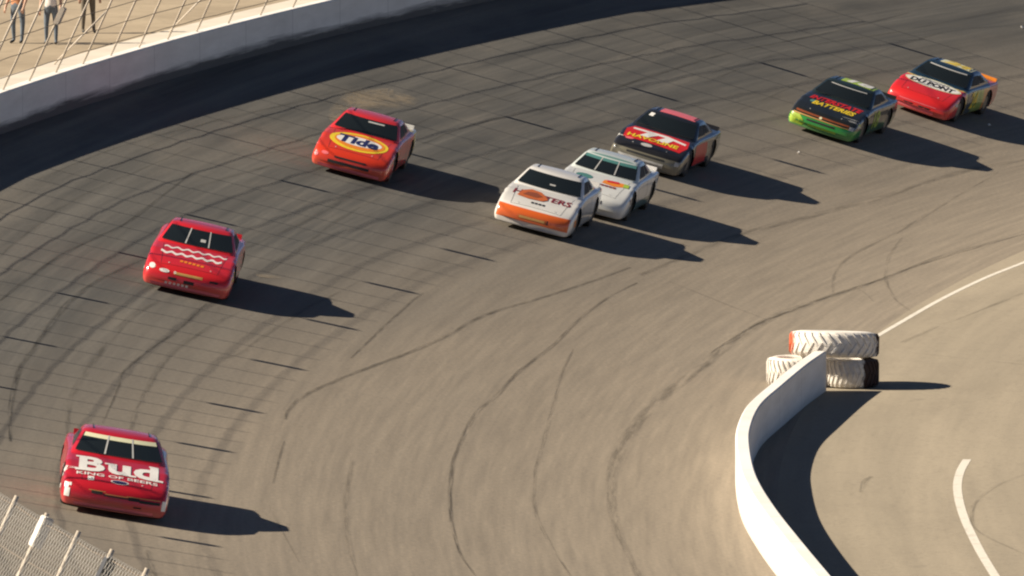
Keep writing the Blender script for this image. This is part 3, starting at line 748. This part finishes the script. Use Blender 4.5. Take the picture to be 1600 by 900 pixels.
decal('emblem', c, [oval(-.10, -2.16, .30, .20)], 'top', INK['silver'], .006); decal('sticker', c, [oval(-.60, -2.0, .22, .12)], 'top', INK['pink'], .006)
front_details(c, [(0, .41, 1.0, .05)]); decal('trim_strip', c, [rect(-.1, .26, 1.2, .12)], 'front', INK['silver'], .006)
decal('door_panel', c, [[(-1.02, .26), (.62, .26), (.50, .78), (-.86, .78)]], 'left', INK['red'], .006); 
decal('headlight_decal', c, [rect(.82, .40, .10, .10)], 'front', INK['silver'], .006); decal('fender_stripe', c, [[(.9, .62), (2.0, .58), (2.0, .66), (.9, .72)]], 'right', INK['silver'], .006)
mm = patch_mesh(lambda s, l2: g_front(l2, s), -.80, -.64, 1.75, 2.05, .013, 2, 2); obj_from('windshield_glint_or_sticker', mm, INK['white'], c)
# 7 the black and green car
GRN = paint('black_and_green_car_paint', (.016, .018, .016), [([(0, 0, -1, .42), (1, 0, 0, -1.1)], (.030, .27, .045)), ([(0, 0, -1, .46), (-1, 0, 0, 1.1)], (.020, .12, .03))])
GRC = paint('dark_green_roof_paint', (.014, .024, .022))
c = stock_car(1283, 205, 15.2, GRN, GRC, 'black race car with a bright green nose and red and yellow hood letters')
text(c, 'INTERSTATE', 'top', .02, -1.30, 1.46, .34, INK['red'], .035, .2); text(c, 'BATTERIES', 'top', .06, -1.68, 1.2, .30, INK['yellow'], .035, .2)
decal('emblem', c, [oval(-.56, -1.62, .16, .20)], 'top', INK['teal'], .006)
decal('nose_stripe', c, [[(-.78, .50), (.74, .48), (.74, .515), (-.78, .54)]], 'front', INK['brown'], .006); decal('nose_stripe', c, [[(-.82, .44), (.76, .42), (.76, .44), (-.82, .465)]], 'front', INK['gold'], .008)
decal('nose_panel', c, [[(-.95, .16), (-.50, .16), (-.42, .25), (-.62, .43), (-.95, .43)]], 'front', INK['lime'], .004)
decal('emblem', c, [oval(-.05, .49, .08, .06)], 'front', INK['cream'], .010)
front_details(c, [(0, .36, .80, .05)]); text(c, '18', 'top', .16, .46, .74, .58, INK['white'], .05, .15, name='roof_number'); decal('roof_panel', c, [rect(.12, .46, .94, .70)], 'top', INK['lime'], .005)
decal('trim_strip', c, [rect(.05, .22, .8, .05)], 'front', INK['lime'], .006)
vs_ = patch_mesh(lambda s, l2: g_front(l2, s), -.72, .72, 1.92, 1.98, .013, 8, 1); obj_from('windshield_lettering', vs_, INK['silver'], c)
side_number(c, '18', INK['lime'], 'left'); fender_stickers(c, 'left', [INK['silver'], INK['lime'], INK['white']], 21, 6)
decal('headlight_decal', c, [rect(.82, .45, .12, .09)], 'front', INK['silver'], .009)
# 8 the red-nosed blue car, last of the line
DUP = paint('blue_and_red_car_paint', (.012, .045, .075), [([(1, .35, 0, -1.28)], (.80, .55, .08)), ([(1, .35, 0, -1.38)], (.68, .022, .022)),
     ([(-1, 0, 0, .2), (0, 1, 0, -.80), (0, 0, -1, .80)], (.32, .46, .06)), ([(-1, 0, 0, -.8), (0, 1, 0, -.80), (0, 0, -1, .82)], (.70, .30, .05)), ([(-1, 0, 0, -1.3), (0, 1, 0, -.7)], (.55, .04, .05))])
DUC = paint('dark_blue_roof_paint', (.012, .03, .05))
c = stock_car(1434, 171, 18.0, DUP, DUC, 'dark blue race car with a red nose and white oval hood sign, last in line', False, INK['orange'])
decal('emblem', c, [oval(.0, -1.36, 1.66, .70)], 'top', INK['cream'], .006); decal('emblem', c, [oval(.0, -1.37, 1.56, .58)], 'top', INK['white'], .009)
text(c, 'AUTOMOTIVE FINISHES', 'top', 0, -1.19, .84, .11, INK['black'], .01, 0, 0, .013); text(c, 'DU PONT', 'top', .0, -1.42, 1.28, .32, INK['black'], .045, 0, 0, .013)
front_details(c, [(-.25, .28, .30, .05), (.22, .28, .40, .05)]); decal('nose_stripe', c, [rect(0, .36, 1.1, .02)], 'front', INK['pink'], .006); decal('trim_strip', c, [rect(-.1, .205, 1.2, .10)], 'front', INK['pink'], .007)
decal('sticker', c, [rect(-.18+.085*k, .275, .055, .05) for k in range(7)], 'front', INK['gold'], .012)
decal('roof_panel', c, [rect(.10, .46, .94, .70)], 'top', INK['cream'], .005); text(c, '24', 'top', .1, .46, .74, .60, INK['yellow'], .06, .1, name='roof_number')
vs_ = patch_mesh(lambda s, l2: g_front(l2, s), -.78, .78, 1.93, 2.04, .013, 8, 1); obj_from('windshield_lettering', vs_, INK['silver'], c)
side_number(c, '24', INK['yellow'], 'left'); fender_stickers(c, 'left', [INK['silver'], INK['purple'], INK['white']], 25, 7)

# ---------------------------------------------------------------- people behind the fence
def ground_pix(u, v):                                          # photo pixel -> ground behind the wall
    a = (u-800)/FPX; b2 = (450-v)/FPX; dy = math.cos(PITCH)+b2*math.sin(PITCH); dz = -math.sin(PITCH)+b2*math.cos(PITCH); t = 226.
    while t < 500:
        th, r = inv(a*t, dy*t)
        if r > rwall(th)+1.3 and HCAM+dz*t < zout(th, r): break
        t += .1
    return th, r
def person(th, face, top, legs, skin, hair, label, h=1.75, arm=.1):
    k = h/1.75; me = bpy.data.meshes.new('person'); V, Ed, Rd = [], [], []
    def ad(p, r, par=None):
        V.append(Vector(p)*k); Rd.append(r*k)
        if par is not None: Ed.append((par, len(V)-1))
        return len(V)-1
    pel = ad((0, 0, .95), .155); wa = ad((0, 0, 1.08), .14, pel); ch = ad((0, .0, 1.30), .165, wa); nk0 = ad((0, 0, 1.46), .085, ch); nk = ad((0, .01, 1.53), .055, nk0)
    hd = ad((0, .025, 1.62), .092, nk); hd2 = ad((0, .02, 1.70), .08, hd)
    for s in (-1, 1):
        hp = ad((s*.10, 0, .88), .10, pel); kn = ad((s*.12, .03*s*arm*5, .50), .065, hp); an = ad((s*.13, -.03*s, .09), .042, kn); ad((s*.14, .13, .035), .035, an)
        sh = ad((s*.17, 0, 1.42), .065, ch); el = ad((s*.25, -.02, 1.14), .045, sh); wr = ad((s*.26, .08+arm*.3, .90), .03, el); pm = ad((s*.26, .11+arm*.3, .83), .034, wr)
        for q, (dx, dz, L) in enumerate(((-.022, 0, .075), (-.007, 0, .085), (.008, 0, .08), (.022, 0, .065))):
            f1 = ad((s*.26+dx, .125+arm*.3, .79), .0095, pm); ad((s*.26+dx, .12+arm*.3, .79-L*.6), .008, f1)
        t1 = ad((s*.26-s*.03, .14+arm*.3, .82), .010, pm); ad((s*.26-s*.035, .16+arm*.3, .78), .009, t1)
    me.from_pydata([tuple(v) for v in V], Ed, []); o = bpy.data.objects.new('person', me); C.objects.link(o)
    md = o.modifiers.new('skin', 'SKIN'); ss = o.modifiers.new('sub', 'SUBSURF'); ss.levels = ss.render_levels = 1
    for i, sv in enumerate(me.skin_vertices[0].data): sv.radius = (Rd[i], Rd[i]); sv.use_root = (i == 0)
    bpy.context.view_layer.update()
    m2 = bpy.data.meshes.new_from_object(o.evaluated_get(bpy.context.evaluated_depsgraph_get())); bpy.data.objects.remove(o)
    m2.materials.clear()
    for mt in (top, legs, skin, hair, M_rubber): m2.materials.append(mt)
    for p in m2.polygons:
        c = p.center/k; p.use_smooth = True
        if c.z > 1.66 or (c.z > 1.57 and c.y < -.01): p.material_index = 3
        elif c.z > 1.49: p.material_index = 2
        elif abs(c.x) > .205 and c.z < 1.16 and c.z > .6: p.material_index = 2
        elif c.z > .97: p.material_index = 0
        elif c.z > .085: p.material_index = 1
        else: p.material_index = 4
    zmin = min(v.co.z for v in m2.vertices)
    for v in m2.vertices: v.co.z -= zmin
    o = bpy.data.objects.new('person', m2); C.objects.link(o)
    th, r = ground_pix(*th); x, y = pol(th, r); o.location = (x, y, zout(th, r)-.03); o.rotation_euler = (0, 0, R(face))
    bmf = bmesh.new()                                           # face: eyes, nose, mouth, ears
    for s in (-1, 1):
        q = bmesh.ops.create_icosphere(bmf, subdivisions=1, radius=.011*k); bmesh.ops.translate(bmf, verts=q['verts'], vec=Vector((s*.032, .105, 1.64))*k-Vector((0, 0, zmin)))
    from_bm('eyes', bmf, M_rubber, o)
    bmf = bmesh.new(); q = bmesh.ops.create_cone(bmf, segments=6, radius1=.016*k, radius2=.004*k, depth=.05*k, cap_ends=True); bmesh.ops.translate(bmf, verts=q['verts'], vec=Vector((0, .118, 1.615))*k-Vector((0, 0, zmin))); from_bm('nose', bmf, skin, o)
    return tag(o, label, 'person', 'spectators behind the catch fence')
DEN = plain('blue_grey_denim', (.13, .16, .19), .9, .25, 6.); DGR = plain('grey_trousers', (.20, .19, .18), .9, .2, 6.); KHK = plain('dark_khaki_trousers', (.14, .12, .09), .9, .2, 6.)
TWH = plain('white_cotton', (.75, .70, .64), .9, .06); TOR = plain('orange_cotton', (.55, .25, .12), .9, .1); TGY = plain('dark_grey_coat', (.15, .14, .13), .9, .1); SKN = plain('skin', (.50, .30, .20), .6, .05); HAR = plain('brown_hair', (.06, .035, .02), .8)
person((28, 66), 150, TOR, DEN, SKN, HAR, 'standing person in blue-grey trousers, leftmost behind the fence', 1.78, .2)
person((80, 68), 170, TWH, DEN, SKN, HAR, 'standing person in a white top and pale trousers, middle of three behind the fence', 1.72, .1)
person((138, 50), 200, TGY, KHK, SKN, HAR, 'standing person in dark grey clothes, rightmost of three behind the fence', 1.80, .05)

# ---------------------------------------------------------------- litter on the track
for k, (u, v) in enumerate(((1247, 240), (1545, 197), (1596, 44))):
    th, r = pix(u, v); p, e, i, n = frame(th, r); bm = bmesh.new()
    pts = [bm.verts.new((math.cos(a)*.05*(.7+.5*random.random()), math.sin(a)*.05*(.7+.5*random.random()), .01+.05*random.random())) for a in [q*math.pi/4 for q in range(8)]]
    ctr = bm.verts.new((0, 0, .07)); base = bm.verts.new((0, 0, 0))
    for q in range(8): bm.faces.new((pts[q], pts[(q+1) % 8], ctr)); bm.faces.new((pts[(q+1) % 8], pts[q], base))
    o = from_bm('paper_scrap', bm, INK['white']); m = Matrix((i, n.cross(i), n)).transposed().to_4x4(); m.translation = p+n*.003; o.matrix_world = m
    tag(o, ['crumpled white paper scrap on the track below the black and green car', 'crumpled white paper scrap in the shadow of the red-nosed blue car', 'crumpled white paper scrap at the upper right edge of the track'][k], 'litter')
